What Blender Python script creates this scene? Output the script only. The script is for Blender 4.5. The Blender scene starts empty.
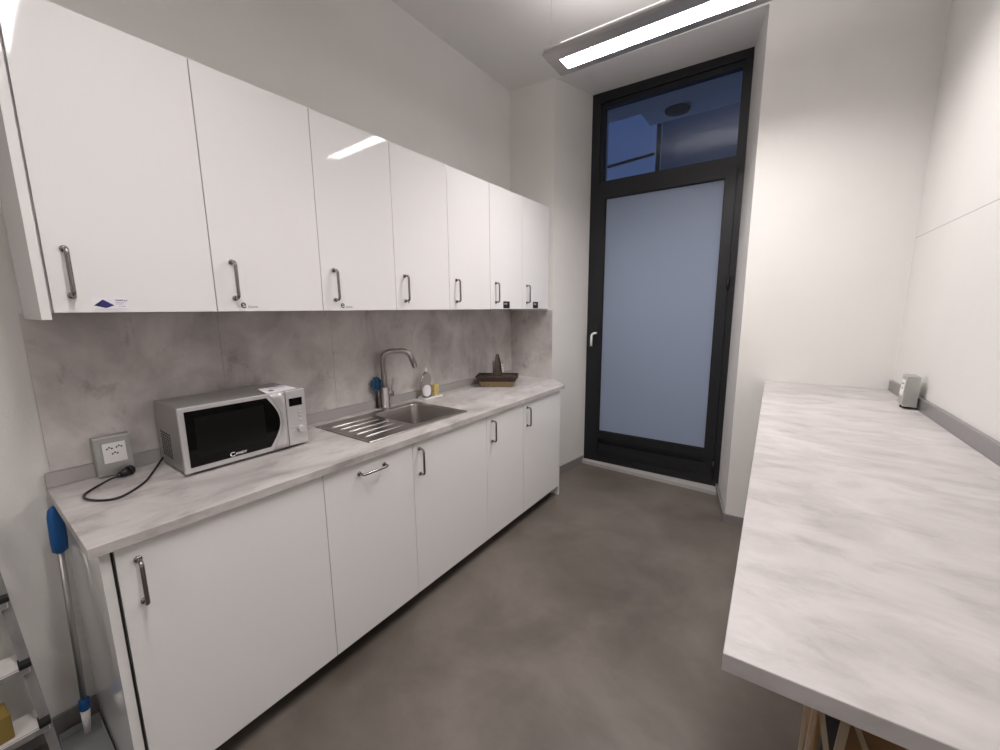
import bpy, bmesh, math, random
from mathutils import Vector, Matrix
random.seed(7)
S = bpy.context.scene
COL = S.collection
PI = math.pi

# ------------------------------------------------------------------ camera
def cam_axes(yaw, pitch, roll):
    f = Vector((-math.sin(yaw) * math.cos(pitch), math.cos(yaw) * math.cos(pitch), -math.sin(pitch)))
    r = Vector((math.cos(yaw), math.sin(yaw), 0)); u = r.cross(f)
    c, s = math.cos(roll), math.sin(roll)
    return c * r + s * u, -s * r + c * u, f
cd = bpy.data.cameras.new('camera'); cam = bpy.data.objects.new('camera', cd); COL.objects.link(cam)
r_, u_, f_ = cam_axes(.6221, .1622, -.009)
cam.matrix_world = Matrix(((r_.x, u_.x, -f_.x, 2.006), (r_.y, u_.y, -f_.y, -.1436), (r_.z, u_.z, -f_.z, 1.4848), (0, 0, 0, 1)))
cd.sensor_width = 36; cd.lens = 401.18 * .036; cd.clip_start = .02; cd.clip_end = 200
S.camera = cam

# ------------------------------------------------------------------ world (dusk sky), exposure
W = bpy.data.worlds.new('world'); S.world = W; W.use_nodes = True
nt = W.node_tree; bg = nt.nodes['Background']
tc = nt.nodes.new('ShaderNodeTexCoord'); sp = nt.nodes.new('ShaderNodeSeparateXYZ'); rp = nt.nodes.new('ShaderNodeValToRGB')
nt.links.new(tc.outputs['Generated'], sp.inputs[0]); nt.links.new(sp.outputs['Z'], rp.inputs[0]); nt.links.new(rp.outputs[0], bg.inputs[0])
rp.color_ramp.elements[0].position = 0; rp.color_ramp.elements[0].color = (.055, .085, .19, 1)
rp.color_ramp.elements[1].position = .7; rp.color_ramp.elements[1].color = (.022, .044, .135, 1)
bg.inputs[1].default_value = 1.0
S.view_settings.view_transform = 'Standard'; S.view_settings.look = 'None'
S.view_settings.exposure = 0.27; S.view_settings.gamma = 1; S.view_settings.use_curve_mapping = False
LAMP_COL = (1.0, .945, .93)
LAMP_W = (25.5, 13.5, 8.5)      # downward light of each lamp from the door back, last one added fill
CEIL_FILL = (5.5, 4.5, 4.0)      # added fill light above each lamp, aimed at the ceiling

# ------------------------------------------------------------------ materials
def mat(name, col=(.8, .8, .8), rough=.5, metal=0., **k):
    m = bpy.data.materials.new(name); m.use_nodes = True
    b = m.node_tree.nodes['Principled BSDF']
    b.inputs['Base Color'].default_value = (*col, 1); b.inputs['Roughness'].default_value = rough; b.inputs['Metallic'].default_value = metal
    for kk, v in k.items():
        b.inputs[kk].default_value = v
    return m
def noise_mat(name, stops, scale=3., stretch=(1, 1, 1), rough=.5, detail=6, metal=0., bump=0., bscale=60, rvar=None, dist=.0, second=None, spec=.5):
    """procedural colour from layered noise; stops = [(pos, rgb)...]"""
    m = mat(name, (1, 1, 1), rough, metal); t = m.node_tree; N = t.nodes; L = t.links; b = N['Principled BSDF']
    b.inputs['Specular IOR Level'].default_value = spec
    co = N.new('ShaderNodeTexCoord'); mp = N.new('ShaderNodeMapping'); L.new(co.outputs['Object'], mp.inputs[0]); mp.inputs['Scale'].default_value = stretch
    n = N.new('ShaderNodeTexNoise'); n.inputs['Scale'].default_value = scale; n.inputs['Detail'].default_value = detail; n.inputs['Roughness'].default_value = .6; n.inputs['Distortion'].default_value = dist
    L.new(mp.outputs[0], n.inputs['Vector'])
    r = N.new('ShaderNodeValToRGB'); el = r.color_ramp.elements
    while len(el) < len(stops): el.new(.5)
    for e, (p, c) in zip(el, stops): e.position = p; e.color = (*c, 1)
    L.new(n.outputs[0], r.inputs[0]); out = r.outputs[0]
    if second:   # (scale, stretch, lo, hi, darkening colour)
        mp2 = N.new('ShaderNodeMapping'); L.new(co.outputs['Object'], mp2.inputs[0]); mp2.inputs['Scale'].default_value = second[1]; mp2.inputs['Location'].default_value = (3.1, 1.7, 5.2)
        n2 = N.new('ShaderNodeTexNoise'); n2.inputs['Scale'].default_value = second[0]; n2.inputs['Detail'].default_value = 5; n2.inputs['Roughness'].default_value = .65; n2.inputs['Distortion'].default_value = .3
        L.new(mp2.outputs[0], n2.inputs['Vector'])
        mr = N.new('ShaderNodeMapRange'); mr.inputs[1].default_value = second[2]; mr.inputs[2].default_value = second[3]; L.new(n2.outputs[0], mr.inputs[0])
        mx = N.new('ShaderNodeMix'); mx.data_type = 'RGBA'; mx.blend_type = 'MULTIPLY'; L.new(mr.outputs[0], mx.inputs[0]); L.new(out, mx.inputs[6]); mx.inputs[7].default_value = (*second[4], 1); out = mx.outputs[2]
    L.new(out, b.inputs['Base Color'])
    if bump:
        nb = N.new('ShaderNodeTexNoise'); nb.inputs['Scale'].default_value = bscale; nb.inputs['Detail'].default_value = 3; L.new(co.outputs['Object'], nb.inputs['Vector'])
        bp = N.new('ShaderNodeBump'); bp.inputs['Strength'].default_value = bump; bp.inputs['Distance'].default_value = .002; L.new(nb.outputs[0], bp.inputs['Height']); L.new(bp.outputs[0], b.inputs['Normal'])
    if rvar:
        mr = N.new('ShaderNodeMapRange'); mr.inputs[3].default_value = rvar[0]; mr.inputs[4].default_value = rvar[1]; mr.inputs[1].default_value = .3; mr.inputs[2].default_value = .7
        L.new(n.outputs[0], mr.inputs[0]); L.new(mr.outputs[0], b.inputs['Roughness'])
    return m
def emit(name, col, s):
    m = bpy.data.materials.new(name); m.use_nodes = True; t = m.node_tree; t.nodes.clear()
    e = t.nodes.new('ShaderNodeEmission'); o = t.nodes.new('ShaderNodeOutputMaterial'); e.inputs[0].default_value = (*col, 1); e.inputs[1].default_value = s
    t.links.new(e.outputs[0], o.inputs[0]); return m

M = {}
M['wall'] = noise_mat('painted plaster', [(.3, (.72, .705, .683)), (.7, (.76, .745, .722))], 1.2, rough=.75, bump=.35, bscale=130)
M['ceiling'] = noise_mat('ceiling paint', [(.3, (.74, .73, .72)), (.7, (.77, .76, .75))], .8, rough=.85)
M['floor'] = noise_mat('polished concrete floor', [(.30, (.108, .092, .077)), (.46, (.130, .112, .095)), (.56, (.150, .130, .111)), (.72, (.180, .157, .135))], 2.0, rough=.4, detail=9, rvar=(.34, .5), dist=.5, bump=.06, bscale=40,
                       second=(1.7, (1, 1, 1), .44, .68, (.74, .72, .71)))
M['gloss'] = mat('glossy white cabinet lacquer', (.84, .833, .828), .045)
M['carcass'] = mat('white melamine', (.76, .75, .745), .3)
M['edge'] = mat('white panel edge', (.82, .81, .8), .35)
CONC = [(.25, (.235, .215, .208)), (.45, (.40, .375, .365)), (.6, (.52, .49, .478)), (.8, (.61, .58, .567))]
M['top'] = noise_mat('concrete look laminate', [(.25, (.33, .307, .30)), (.45, (.47, .44, .43)), (.6, (.57, .54, .528)), (.8, (.64, .61, .597))], 3.2, (1.5, .95, 1.5), rough=.42, detail=10, dist=.8, second=(5.0, (2.2, 1, 2), .50, .70, (.68, .66, .655)))
M['top2'] = noise_mat('concrete look laminate running across', [(.25, (.36, .337, .332)), (.45, (.435, .411, .406)), (.58, (.49, .465, .46)), (.8, (.55, .525, .52))], 3.0, (1.1, 1.9, 1.5), rough=.42, detail=10, dist=1.1, second=(6.5, (1.2, 2.4, 2), .50, .72, (.80, .79, .785)))
M['splash'] = noise_mat('concrete look splashback', [(.28, (.34, .315, .305)), (.42, (.48, .45, .438)), (.56, (.61, .575, .56)), (.72, (.72, .685, .67))], 3.6, (1, 1.1, .9), rough=.5, detail=9, dist=.35, second=(8, (1, 1.2, .9), .58, .74, (.66, .64, .63)))
M['alu'] = mat('brushed aluminium', (.50, .49, .48), .38, 1.)
M['alu_d'] = mat('grey aluminium trim', (.36, .355, .355), .4, .85)
M['upst'] = mat('grey laminate strip', (.40, .38, .372), .45)
M['steel'] = mat('stainless steel', (.40, .375, .36), .3, 1.)
M['steel_b'] = mat('bright stainless steel', (.66, .64, .63), .30, 1.)
M['handle'] = mat('nickel handle', (.30, .285, .275), .26, 1.)
M['kick'] = mat('black plinth', (.012, .012, .012), .6)
M['base'] = mat('grey baseboard', (.22, .21, .205), .5)
M['thresh'] = mat('light threshold', (.40, .385, .375), .45)
M['black'] = mat('anthracite door frame', (.007, .008, .011), .42)
M['gasket'] = mat('black rubber', (.006, .006, .006), .6)
M['bplast'] = mat('black plastic', (.01, .01, .011), .35)
M['bglass'] = mat('black glass', (.003, .003, .003), .08, 0., **{'Specular IOR Level': .22})
M['mwcase'] = mat('grey steel casing', (.40, .39, .38), .36, .7)
M['silver'] = mat('silver plastic', (.55, .54, .542), .34, .35)
M['sticker'] = mat('white sticker film', (.86, .84, .90), .3)
M['ink'] = mat('dark ink', (.02, .018, .04), .4)
M['ink2'] = mat('grey ink', (.22, .22, .27), .4)
M['navy'] = mat('navy blue print', (.03, .025, .17), .35)
M['paper'] = mat('paper', (.84, .81, .84), .6)
M['white'] = mat('white plastic', (.82, .81, .80), .35)
M['boxgrey'] = mat('grey socket box metal', (.46, .465, .445), .34, .7)
M['blue'] = mat('blue plastic', (.004, .09, .30), .4)
M['bluec'] = noise_mat('blue scourer', [(.35, (.003, .02, .06)), (.6, (.006, .09, .20))], 60, rough=.35)
M['yellow'] = noise_mat('yellow sponge', [(.35, (.50, .39, .13)), (.65, (.72, .60, .28))], 80, rough=.9, bump=.6, bscale=220)
M['brown'] = noise_mat('dark wicker', [(.3, (.018, .010, .007)), (.6, (.06, .035, .022)), (.8, (.11, .07, .045))], 40, (1, 1, 5), rough=.6, bump=.8, bscale=160)
M['straw'] = noise_mat('straw weave', [(.3, (.16, .11, .06)), (.7, (.42, .31, .17))], 60, (1, 1, 4), rough=.7, bump=.8, bscale=200)
M['wood'] = noise_mat('pale unfinished wood', [(.3, (.30, .225, .155)), (.7, (.42, .33, .24))], 6, (6, 6, .6), rough=.6)
M['card'] = noise_mat('brown cardboard', [(.3, (.24, .135, .06)), (.7, (.31, .18, .085))], 3, rough=.85)
M['dgrey'] = mat('dark grey metal', (.05, .05, .055), .5)
M['ladder'] = noise_mat('worn aluminium', [(.3, (.26, .255, .25)), (.7, (.38, .37, .365))], 25, (1, 1, .3), rough=.5, metal=.4)
M['tread'] = mat('worn white tread', (.72, .69, .67), .6)
M['pan'] = mat('grey plastic pan', (.33, .35, .35), .4)
M['lampbody'] = mat('lamp aluminium housing', (.42, .405, .40), .42, .75)
M['louvre'] = mat('white louvre blade', (.8, .8, .8), .4)
M['tube'] = emit('fluorescent tube', (1, .95, .95), 8.)
M['slot'] = emit('lamp side slot', (1, .93, .92), 1.3)
M['facade'] = mat('dark blue grey render', (.22, .24, .30), .9)
M['soffit'] = mat('grey balcony soffit', (.46, .47, .46), .9)
M['cable'] = mat('dark cable', (.01, .01, .012), .7)
# seam line in the right wall's paint
def wall_with_crack():
    m = M['wall'].copy(); m.name = 'painted plaster with seam'; t = m.node_tree; N = t.nodes; L = t.links; b = N['Principled BSDF']
    src = b.inputs['Base Color'].links[0].from_socket
    co = N.new('ShaderNodeTexCoord'); s = N.new('ShaderNodeSeparateXYZ'); L.new(co.outputs['Object'], s.inputs[0])
    a = N.new('ShaderNodeMath'); a.operation = 'SUBTRACT'; L.new(s.outputs['Z'], a.inputs[0]); a.inputs[1].default_value = 1.836
    c = N.new('ShaderNodeMath'); c.operation = 'ABSOLUTE'; L.new(a.outputs[0], c.inputs[0])
    d = N.new('ShaderNodeMath'); d.operation = 'LESS_THAN'; L.new(c.outputs[0], d.inputs[0]); d.inputs[1].default_value = .0016
    mx = N.new('ShaderNodeMix'); mx.data_type = 'RGBA'; L.new(d.outputs[0], mx.inputs[0]); L.new(src, mx.inputs[6]); mx.inputs[7].default_value = (.42, .40, .40, 1)
    L.new(mx.outputs[2], b.inputs['Base Color']); return m
M['wallc'] = wall_with_crack()
def glass_mat(name, frosted):
    m = bpy.data.materials.new(name); m.use_nodes = True; t = m.node_tree; t.nodes.clear(); N = t.nodes; L = t.links
    o = N.new('ShaderNodeOutputMaterial')
    if frosted:
        d = N.new('ShaderNodeBsdfDiffuse'); d.inputs[0].default_value = (.40, .47, .61, 1)
        tr = N.new('ShaderNodeBsdfTranslucent'); tr.inputs[0].default_value = (.75, .85, 1, 1)
        a = N.new('ShaderNodeMixShader'); a.inputs[0].default_value = .42; L.new(d.outputs[0], a.inputs[1]); L.new(tr.outputs[0], a.inputs[2])
        g = N.new('ShaderNodeBsdfGlossy'); g.inputs['Roughness'].default_value = .35
    else:
        a = N.new('ShaderNodeBsdfTransparent'); a.inputs[0].default_value = (.86, .9, .92, 1)
        g = N.new('ShaderNodeBsdfGlossy'); g.inputs['Roughness'].default_value = .01
    fr = N.new('ShaderNodeFresnel'); fr.inputs[0].default_value = 1.5; mx = N.new('ShaderNodeMixShader')
    L.new(fr.outputs[0], mx.inputs[0]); L.new(a.outputs[0], mx.inputs[1]); L.new(g.outputs[0], mx.inputs[2]); L.new(mx.outputs[0], o.inputs[0]); return m
M['frost'] = glass_mat('frosted film glass', True)
M['clear'] = glass_mat('clear window glass', False)
M['bottle'] = mat('clear soap bottle', (.72, .68, .66), .08, 0., **{'Transmission Weight': .85, 'IOR': 1.3})

# ------------------------------------------------------------------ mesh helpers
class MB:
    def __init__(s): s.bm = bmesh.new(); s.mi = 0
    def _new(s, vs):
        fs = set()
        for v in vs: fs.update(v.link_faces)
        for f in fs: f.material_index = s.mi
        return s
    def box(s, x0, x1, y0, y1, z0, z1, bevel=0., T=None, seg=2):
        r = bmesh.ops.create_cube(s.bm, size=1); vs = r['verts']
        for v in vs: v.co = Vector(((x0 + x1) / 2 + v.co.x * (x1 - x0), (y0 + y1) / 2 + v.co.y * (y1 - y0), (z0 + z1) / 2 + v.co.z * (z1 - z0)))
        if T: bmesh.ops.transform(s.bm, matrix=T, verts=vs)
        for f in {f for v in vs for f in v.link_faces}: f.material_index = s.mi
        if bevel:
            es = list({e for v in vs for e in v.link_edges})
            bmesh.ops.bevel(s.bm, geom=es, offset=bevel, segments=seg, affect='EDGES', profile=.5)
        return s
    def prism(s, pts, z0, z1, bevel=0., holes=()):
        """extrude a plan outline (with holes) from z0 to z1"""
        edges = []
        for loop in (pts, *holes):
            vs = [s.bm.verts.new((x, y, z0)) for x, y in loop]
            edges += [s.bm.edges.new((vs[i], vs[(i + 1) % len(vs)])) for i in range(len(vs))]
        r = bmesh.ops.triangle_fill(s.bm, use_beauty=True, use_dissolve=False, edges=edges)
        fs = [g for g in r['geom'] if isinstance(g, bmesh.types.BMFace)]
        ex = bmesh.ops.extrude_face_region(s.bm, geom=fs)
        vs = [g for g in ex['geom'] if isinstance(g, bmesh.types.BMVert)]
        bmesh.ops.translate(s.bm, vec=(0, 0, z1 - z0), verts=vs)
        allf = set(fs)
        for v in vs: allf.update(v.link_faces)
        for f in allf: f.material_index = s.mi
        if bevel:
            es = [e for e in {e for v in vs for e in v.link_edges} if all(abs(q.co.z - z1) < 1e-6 for q in e.verts) and len(e.link_faces) == 2 and e.calc_face_angle(0) > .5]
            bmesh.ops.bevel(s.bm, geom=es, offset=bevel, segments=2, affect='EDGES', profile=.5)
        return s
    def poly3(s, pts, thick, n):
        """flat outline in 3D pushed by thick along n"""
        n = Vector(n).normalized()
        a = [s.bm.verts.new(p) for p in pts]; b = [s.bm.verts.new(Vector(p) + n * thick) for p in pts]; k = len(a)
        fs = [s.bm.faces.new(a[::-1]), s.bm.faces.new(b)] + [s.bm.faces.new((a[i], a[(i + 1) % k], b[(i + 1) % k], b[i])) for i in range(k)]
        for f in fs: f.material_index = s.mi
        return s
    def tube(s, path, rad, n=12, cap=True):
        path = [Vector(p) for p in path]; rads = rad if isinstance(rad, (list, tuple)) else [rad] * len(path)
        rings = []; up = None
        for i, p in enumerate(path):
            t = (path[min(i + 1, len(path) - 1)] - path[max(i - 1, 0)]).normalized()
            if up is None: up = t.orthogonal().normalized()
            else: up = (up - t * up.dot(t)).normalized()
            w = t.cross(up)
            rings.append([s.bm.verts.new(p + (up * math.cos(2 * PI * k / n) + w * math.sin(2 * PI * k / n)) * rads[i]) for k in range(n)])
        fs = []
        for a, b in zip(rings, rings[1:]):
            for k in range(n): fs.append(s.bm.faces.new((a[k], a[(k + 1) % n], b[(k + 1) % n], b[k])))
        if cap: fs += [s.bm.faces.new(rings[0][::-1]), s.bm.faces.new(rings[-1])]
        for f in fs: f.material_index = s.mi; f.smooth = True
        for f in fs[-2:]:
            if cap: f.smooth = False
        return s
    def lathe(s, prof, c, n=24, sx=1, sy=1):
        """prof = [(r, z)...] around vertical axis at c"""
        rings = [[s.bm.verts.new((c[0] + r * sx * math.cos(2 * PI * k / n), c[1] + r * sy * math.sin(2 * PI * k / n), c[2] + z)) for k in range(n)] for r, z in prof]
        fs = []
        for a, b in zip(rings, rings[1:]):
            for k in range(n): fs.append(s.bm.faces.new((a[k], a[(k + 1) % n], b[(k + 1) % n], b[k])))
        for f in fs: f.smooth = True
        fs += [s.bm.faces.new(rings[0][::-1]), s.bm.faces.new(rings[-1])]
        for f in fs: f.material_index = s.mi
        return s
    def text(s, body, size, T, depth=.0004, font_scale_x=1., bold=0.):
        c = bpy.data.curves.new('txt', 'FONT'); c.body = body; c.size = size; c.extrude = depth / 2; c.offset = bold; c.resolution_u = 3
        o = bpy.data.objects.new('txt', c); COL.objects.link(o)
        bpy.context.view_layer.update()
        me = bpy.data.meshes.new_from_object(o.evaluated_get(bpy.context.evaluated_depsgraph_get()))
        me.transform(Matrix.Diagonal((font_scale_x, 1, 1, 1))); me.transform(T)
        for p in me.polygons: p.material_index = s.mi
        before = len(s.bm.faces); s.bm.from_mesh(me); s.bm.faces.ensure_lookup_table()
        for f in s.bm.faces[before:]: f.material_index = s.mi
        COL.objects.unlink(o); bpy.data.objects.remove(o); bpy.data.curves.remove(c); bpy.data.meshes.remove(me)
        return s
    def m(s, i): s.mi = i; return s
    def build(s, name, mats, parent=None, origin=None, smooth=False):
        bmesh.ops.recalc_face_normals(s.bm, faces=s.bm.faces)
        if origin is not None: bmesh.ops.translate(s.bm, vec=-Vector(origin), verts=s.bm.verts)
        me = bpy.data.meshes.new(name); s.bm.to_mesh(me); s.bm.free()
        for k in (mats if isinstance(mats, (list, tuple)) else [mats]): me.materials.append(k)
        if smooth:
            for p in me.polygons: p.use_smooth = True
        o = bpy.data.objects.new(name, me); COL.objects.link(o)
        if origin is not None: o.location = origin
        if parent: o.parent = parent
        return o
def tag(o, label=None, cat=None, group=None, kind=None):
    if label: o['label'] = label
    if cat: o['category'] = cat
    if group: o['group'] = group
    if kind: o['kind'] = kind
    return o
def thing(name, label, cat, loc=(0, 0, 0), rz=0., group=None):
    o = bpy.data.objects.new(name, None); o.empty_display_size = .05; COL.objects.link(o); o.location = loc; o.rotation_euler = (0, 0, rz)
    return tag(o, label, cat, group)
def struct(o): return tag(o, kind='structure')
def copy_tree(o, parent=None):
    c = o.copy(); COL.objects.link(c)
    if parent: c.parent = parent
    for ch in list(o.children): copy_tree(ch, c)
    return c
def wall_T(x, y, z):      # text frame on a plane facing +x, reading along +y
    return Matrix(((0, 0, 1, x), (1, 0, 0, y), (0, 1, 0, z), (0, 0, 0, 1)))
def wall_Tneg(x, y, z):   # facing -x, reading along -y
    return Matrix(((0, 0, -1, x), (-1, 0, 0, y), (0, 1, 0, z), (0, 0, 0, 1)))

# ------------------------------------------------------------------ room shell
ZC = 3.228
YB = -2.3
A0, A1 = (0, 2.832), (.393, 2.868)          # end wall left of the recess
D0, D1 = (.471, 3.40), (1.648, 3.413)       # door opening
B0, B1 = (1.757, 2.880), (2.509, 2.921)     # end wall right of the recess
RB = (2.711, YB)
def quadwall(name, p, q, z0, z1, m, t=.12, side=1):
    """wall slab whose room face runs from p to q; thickness grows to the left of p->q times side"""
    d = (Vector(q) - Vector(p)).normalized(); n = Vector((-d.y, d.x)) * t * side
    mb = MB(); mb.prism([p, q, (q[0] + n.x, q[1] + n.y), (p[0] + n.x, p[1] + n.y)], z0, z1)
    return struct(mb.build(name, m))
struct(MB().prism([(-.4, YB - .15), (3.1, YB - .15), (3.1, 3.9), (-.4, 3.9)], -.12, 0).build('floor', M['floor']))
mb = MB(); mb.prism([(-.15, YB - .1), (2.95, YB - .1), (2.7, 3.05), (1.8, 3.05), B0, A1, (0, 3.1), (-.15, 3.1)], ZC, ZC + .12)
mb.poly3([(*A1, 3.222), (*B0, 3.195), (*D1, 3.262), (*D0, 3.285)], .14, (0, 0, 1))
struct(mb.build('ceiling', M['ceiling']))
quadwall('wall_left', (0, YB), (0, 2.85), 0, ZC, M['wall'], side=1)
mb = MB(); mb.prism([A0, A1, D0, (.471, 3.55), (-.12, 3.55), (-.12, 2.832)], 0, 3.45)
struct(mb.build('wall_end_left', M['wall']))
mb = MB(); mb.prism([B1, B0, D1, (1.648, 3.55), (2.8, 3.55), (2.8, 2.921)], 0, 3.45)
struct(mb.build('wall_end_right', M['wall']))
mb = MB(); mb.prism([(.2, 3.56), (1.95, 3.56), (1.95, 4.0), (.2, 4.0)], 3.29, 3.6); mb.prism([(.2, 3.56), (.462, 3.56), (.462, 3.80), (.2, 3.80)], 0, 3.29)
struct(mb.build('wall_outer_reveal', M['soffit']))
quadwall('wall_right', RB, B1, 0, ZC, M['wallc'], side=-1)
quadwall('wall_back', (-.1, YB), (2.9, YB), 0, ZC, M['wall'], side=-1)
mb = MB(); mb.prism([(.30, 3.40), (1.85, 3.413), (1.85, 3.55), (.30, 3.55)], 3.288, 3.5)
struct(mb.build('wall_lintel', M['wall']))
def skirting(name, pts, h=.068, t=.012, side=1):
    mb = MB()
    for p, q in zip(pts, pts[1:]):
        d = (Vector(q) - Vector(p)).normalized(); n = Vector((-d.y, d.x)) * t * side
        mb.prism([p, q, (q[0] + n.x, q[1] + n.y), (p[0] + n.x, p[1] + n.y)], .0, h, bevel=.002)
    return struct(mb.build(name, M['base']))
skirting('baseboard_left', [(0, YB), (0, .018)], side=-1)
skirting('baseboard_end_left', [(.40, 2.90), (.469, 3.375)], side=-1)
skirting('baseboard_end_right', [(1.644, 3.385), B0, (2.505, 2.921)], side=-1)
skirting('baseboard_right', [(2.511, 2.85), RB], side=-1)
mb = MB(); mb.prism([(.462, 3.345), (1.662, 3.305), (1.648, 3.45), (.470, 3.45)], 0, .03, bevel=.002)
struct(mb.build('trim_1', M['thresh']))

# ------------------------------------------------------------------ glazed door with transom
door = thing('door_1', None, None, (0, 0, 0)); tag(door, kind='structure')
DZ = lambda x: 3.4 + (x - .471) * .011   # plane of the door
def dbox(mb, x0, x1, z0, z1, d0, d1, bevel=.002):   # d: offset into (+) or out of (-) the plane
    pts = [(x0, DZ(x0) + d0), (x1, DZ(x1) + d0), (x1, DZ(x1) + d1), (x0, DZ(x0) + d1)]
    return mb.prism(pts, z0, z1)
fx0, fx1, fz0, fz1 = .4715, 1.6475, .03, 3.284
mb = MB()
dbox(mb, fx0, .545, fz0, fz1, 0, .09); dbox(mb, 1.602, fx1, fz0, fz1, 0, .09)
dbox(mb, .545, 1.602, 3.205, fz1, 0, .09); dbox(mb, .545, 1.602, fz0, .072, 0, .09); dbox(mb, .545, 1.602, 2.497, 2.552, 0, .09)
fr = mb.build('door_frame', M['black'], door)
mb = MB()      # transom sash
dbox(mb, .5455, .574, 2.5525, 3.2045, .018, .075); dbox(mb, 1.585, 1.6015, 2.5525, 3.2045, .018, .075)
dbox(mb, .574, 1.585, 3.165, 3.2045, .018, .075); dbox(mb, .574, 1.585, 2.5525, 2.578, .018, .075)
ts = mb.build('transom_sash', M['black'], door)
mb = MB(); dbox(mb, .572, 1.587, 2.576, 3.167, .048, .054); mb.build('transom_pane', M['clear'], ts)
mb = MB()      # leaf
dbox(mb, .5455, .612, .073, 2.496, -.012, .07); dbox(mb, 1.530, 1.6015, .073, 2.496, -.012, .07)
dbox(mb, .612, 1.530, 2.428, 2.496, -.012, .07); dbox(mb, .612, 1.530, .262, .332, -.012, .07); dbox(mb, .612, 1.530, .073, .105, -.012, .07)
dbox(mb, .612, 1.530, .105, .262, .022, .06); dbox(mb, .612, 1.530, .105, .212, .002, .03)
lf = mb.build('door_leaf', M['black'], door)
mb = MB(); dbox(mb, .6118, 1.5302, .3318, 2.4282, .012, .02); mb.build('frosted_pane', M['frost'], lf)
mb = MB(); gz = .006
dbox(mb, .6122, .6122 + gz, .3322, 2.4278, .0, .012); dbox(mb, 1.5298 - gz, 1.5298, .3322, 2.4278, .0, .012); dbox(mb, .6182, 1.5238, .3322, .3382, .0, .012); dbox(mb, .6182, 1.5238, 2.4218, 2.4278, .0, .012)
mb.build('gasket', M['gasket'], lf)
hn = MB().box(-.016, .016, -.012, 0, -.085, .085, bevel=.004).build('handle_plate', M['gasket'], lf, None); hn.location = (.578, DZ(.578) - .012, 1.235)
mb = MB(); mb.tube([(.572, 3.382, 1.262), (.570, 3.345, 1.262), (.565, 3.335, 1.261), (.555, 3.332, 1.254), (.547, 3.331, 1.240), (.546, 3.331, 1.22), (.546, 3.331, 1.145)], .0105)
mb.build('lever', mat('bright white lever', (.93, .93, .92), .3), lf)
for z in (1.62, .16):
    MB().tube([(1.603, 3.388, z), (1.603, 3.388, z + .09)], .011).build('hinge', M['gasket'], lf)

# ------------------------------------------------------------------ outside, seen through the transom
mb = MB(); mb.box(.46, 6, 4.02, 5.12, 3.62, 3.8); o = mb.build('balcony_slab', M['soffit']); tag(o, 'grey balcony slab outside above the transom window', 'balcony')
mb = MB(); mb.box(-.43, 8, 9, 12, -.5, 7.2); mb.m(1).box(-.5, 8, 8.9, 12, 7.2, 7.35)
tag(mb.build('building', [M['facade'], M['soffit']]), 'dark blue-grey building across the yard beyond the transom', 'building')
mb = MB(); mb.tube([(-.45, 8.85, -.5), (-.45, 8.85, 7.15)], .045); tag(mb.build('drain_pipe', M['cable']), 'thin dark vertical pipe seen at centre of the transom window', 'pipe')
mb = MB(); mb.tube([(-4, 8.7, 4.24), (-1.5, 8.7, 4.47), (-.522, 8.83, 4.575)], .03); tag(mb.build('cable', M['cable']), 'dark cable slanting across the view in the transom window', 'cable')
mb = MB(); mb.lathe([(.03, 0), (.10, -.01), (.13, -.03), (.12, -.05), (.05, -.065), (.01, -.068)], (.83, 4.82, 3.62)); tag(mb.build('outdoor_ceiling_lamp', M['cable']), 'dark round unlit lamp under the balcony outside the transom', 'lamp')

# ------------------------------------------------------------------ cabinet handles
def handle_path(c, axis, L=.126, out=.032, r=.012):
    c = Vector(c); a = Vector(axis); n = Vector((1, 0, 0)); p = []
    p.append(c - a * L / 2); p.append(c - a * L / 2 + n * (out - r))
    for k in range(1, 5):
        t = k / 4 * PI / 2; p.append(c - a * (L / 2 - r + r * math.cos(t)) + n * (out - r + r * math.sin(t)))
    for k in range(0, 5):
        t = PI / 2 - k / 4 * PI / 2; p.append(c + a * (L / 2 - r + r * math.cos(t)) + n * (out - r + r * math.sin(t)))
    p.append(c + a * L / 2)
    return p
def make_handle(c, axis, parent, label=None):
    mb = MB(); mb.tube(handle_path(c, axis), .0056, 12)
    for s in (-1, 1):
        q = Vector(c) + Vector(axis) * s * .063
        mb.tube([q, q + Vector((.004, 0, 0)), q + Vector((.007, 0, 0))], [.0095, .0095, .006], 14)
    return mb.build('handle', M['handle'], parent)

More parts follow.
